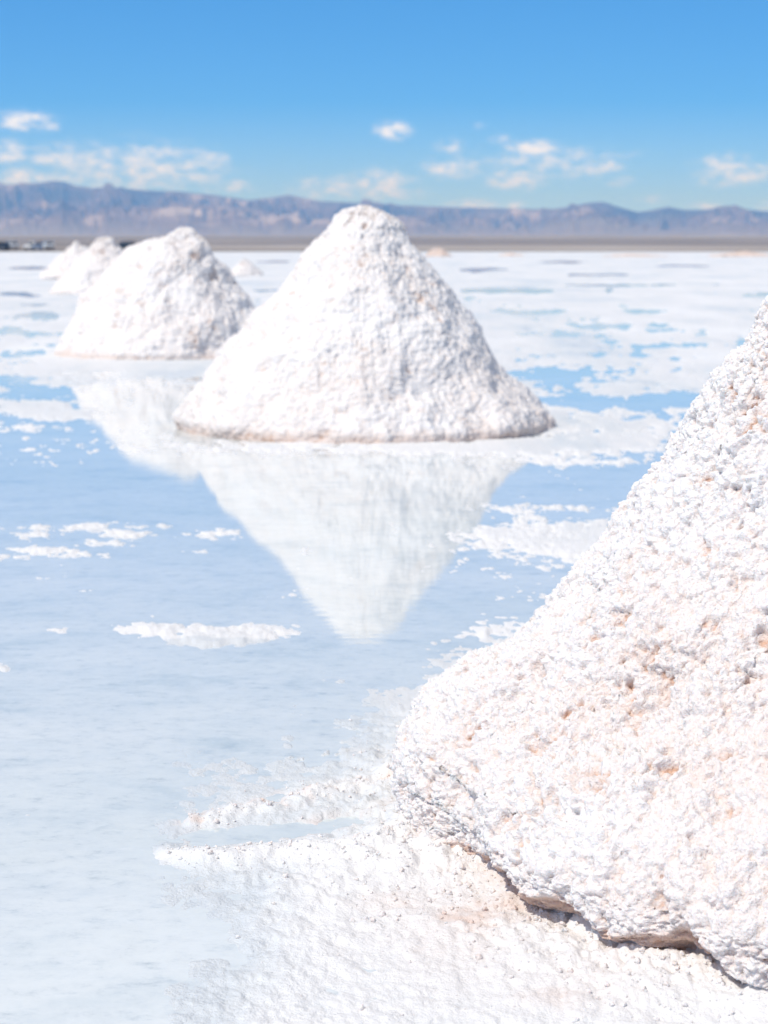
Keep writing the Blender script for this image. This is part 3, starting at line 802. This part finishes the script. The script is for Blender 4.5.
def make_vehicle(paint):
    root = bpy.data.objects.new('off_road_vehicle', None); sc.collection.objects.link(root)
    arch = lambda c: [(c + .46 * math.cos(math.radians(a)), .42 + .46 * math.sin(math.radians(a))) for a in range(170, 5, -20)]
    low = [(-2.35, .5), (-2.3, .42)] + arch(-1.5) + [(-.95, .40), (.95, .40)] + arch(1.4) + [(2.0, .42), (2.38, .5), (2.4, .95), (2.25, 1.08), (1.1, 1.14), (-2.3, 1.14), (-2.37, 1.0)]
    body = bm_obj('body', extrude_profile(low, 1.84, 1.76, .03), paint, root)
    cab = [(-2.28, 1.13), (1.12, 1.13), (.45, 1.80), (-2.12, 1.82)]
    bm_obj('cabin', extrude_profile(cab, 1.74, 1.46, .06), paint, root)
    for s in (-1, 1):                           # side windows follow the sloping cabin side
        for (y0, y1, y2, y3) in ((.12, .86, .42, .10), (-.95, 0, 0, -.93), (-2.05, -1.08, -1.06, -1.98)):
            bm = bmesh.new()
            xs = lambda z: s * (.5 * (1.74 + (1.46 - 1.74) * (z - 1.13) / .69) + .006)
            q = [bm.verts.new((xs(z), y, z)) for (y, z) in ((y0, 1.22), (y1, 1.22), (y2, 1.68), (y3, 1.68))]
            f = bm.faces.new(q)
            ex = bmesh.ops.extrude_face_region(bm, geom=[f])
            bmesh.ops.translate(bm, verts=[v for v in ex['geom'] if isinstance(v, bmesh.types.BMVert)], vec=(s * .01, 0, 0))
            bmesh.ops.recalc_face_normals(bm, faces=bm.faces)
            bm_obj('window', bm, M_GLASS, root)
    def screen(name, ylo, yhi, off):
        bm = bmesh.new()
        q = [(-.72, ylo, 1.2), (.72, ylo, 1.2), (.64, yhi, 1.70), (-.64, yhi, 1.70)]
        f = bm.faces.new([bm.verts.new(p) for p in q])
        ex = bmesh.ops.extrude_face_region(bm, geom=[f])
        bmesh.ops.translate(bm, verts=[v for v in ex['geom'] if isinstance(v, bmesh.types.BMVert)], vec=(0, off, 0))
        bmesh.ops.recalc_face_normals(bm, faces=bm.faces)
        bm_obj(name, bm, M_GLASS, root)
    screen('windscreen', 1.06, .565, .02); screen('rear_window', -2.27, -2.15, -.03)
    for y in (2.36, -2.38):
        bm = bmesh.new(); bmesh.ops.create_cube(bm, size=1)
        for v in bm.verts: v.co = Vector((v.co.x * 1.8, y + v.co.y * .16, .55 + v.co.z * .2))
        bmesh.ops.bevel(bm, geom=bm.edges[:], offset=.03, segments=2, affect='EDGES')
        bm_obj('bumper', bm, M_TYRE, root)
    for s in (-1, 1):
        bm = lathe_x([(0, .02), (0, .11), (.04, .12), (.06, .10)], 16)
        for v in bm.verts: v.co = Vector((s * .68 + v.co.y, 2.36 + v.co.x, .86 + v.co.z))
        bm_obj('headlight', bm, M_LAMP, root, True)
        for y in (-1.5, 1.4):
            bm = lathe_x([(-.12, .22), (-.13, .36), (-.09, .39), (.09, .39), (.13, .36), (.12, .22)])
            wh = bm_obj('wheel', bm, M_TYRE, root, True); wh.location = (s * .80, y, .39)
            rm = bm_obj('rim', lathe_x([(-.125, .02), (-.125, .215), (.125, .215), (.145, .12), (.145, .02)]), M_RIM, wh, True)
            if s < 0: rm.rotation_euler = (0, 0, math.pi)
    # roof rack
    bm = bmesh.new()
    def bar(a, b_, r=.02):
        c = [(a[i] + b_[i]) / 2 for i in range(3)]; sz = [abs(a[i] - b_[i]) + 2 * r for i in range(3)]
        g = bmesh.ops.create_cube(bm, size=1)
        for v in g['verts']: v.co = Vector([c[i] + v.co[i] * sz[i] for i in range(3)])
    for s in (-.62, .62):
        bar((s, -1.9, 1.95), (s, .3, 1.95))
        for y in (-1.8, -.8, .2): bar((s, y, 1.80), (s, y, 1.93))
    for y in np.linspace(-1.85, .25, 6): bar((-.60, y, 1.951), (.60, y, 1.951), .015)
    bm_obj('roof_rack', bm, M_TYRE, root)
    return root

def copy_vehicle(src, paint):
    r = src.copy(); sc.collection.objects.link(r)
    for ch in list(src.children):
        c = ch.copy(); sc.collection.objects.link(c); c.parent = r
        if ch.name.split('.')[0] in ('body', 'cabin'):
            c.data = c.data.copy(); c.data.materials[0] = paint
        for g in list(ch.children):
            d = g.copy(); sc.collection.objects.link(d); d.parent = c
    return r
proto = make_vehicle(M_WHITE)
cars = [(1, 400, 70, M_DARKP, 'dark off-road vehicle at the far shore, cut by the left edge of the photo'),
        (15, 425, 25, M_WHITE, 'white off-road vehicle at the far shore, next to the leftmost dark one'),
        (36, 405, 158, M_WHITE, 'white off-road vehicle at the far shore beside the maroon one'),
        (43, 440, 80, M_RED, 'maroon off-road vehicle parked between two white ones at the far shore'),
        (50, 415, 25, M_WHITE, 'white off-road vehicle at the far shore, closest to the distant salt piles'),
        (127, 410, 60, M_DARKP, 'dark off-road vehicle at the far shore peeping out between the two salt pile tops')]
for i, (px, dist, rot, paint, lab) in enumerate(cars):
    o = proto if i == 0 else copy_vehicle(proto, paint)
    if i == 0:
        for ch in o.children:
            if ch.name.split('.')[0] in ('body', 'cabin'): ch.data.materials[0] = paint
    o.location = ((px - 384) / F_PX * dist, dist, max(.012, float(plain_z(np.array([(px - 384) / F_PX * dist]), np.array([float(dist)]))[0])))
    o.rotation_euler = (0, 0, math.radians(rot))
    tag(o, lab, 'off-road vehicle', 'vehicles parked at the far shore')
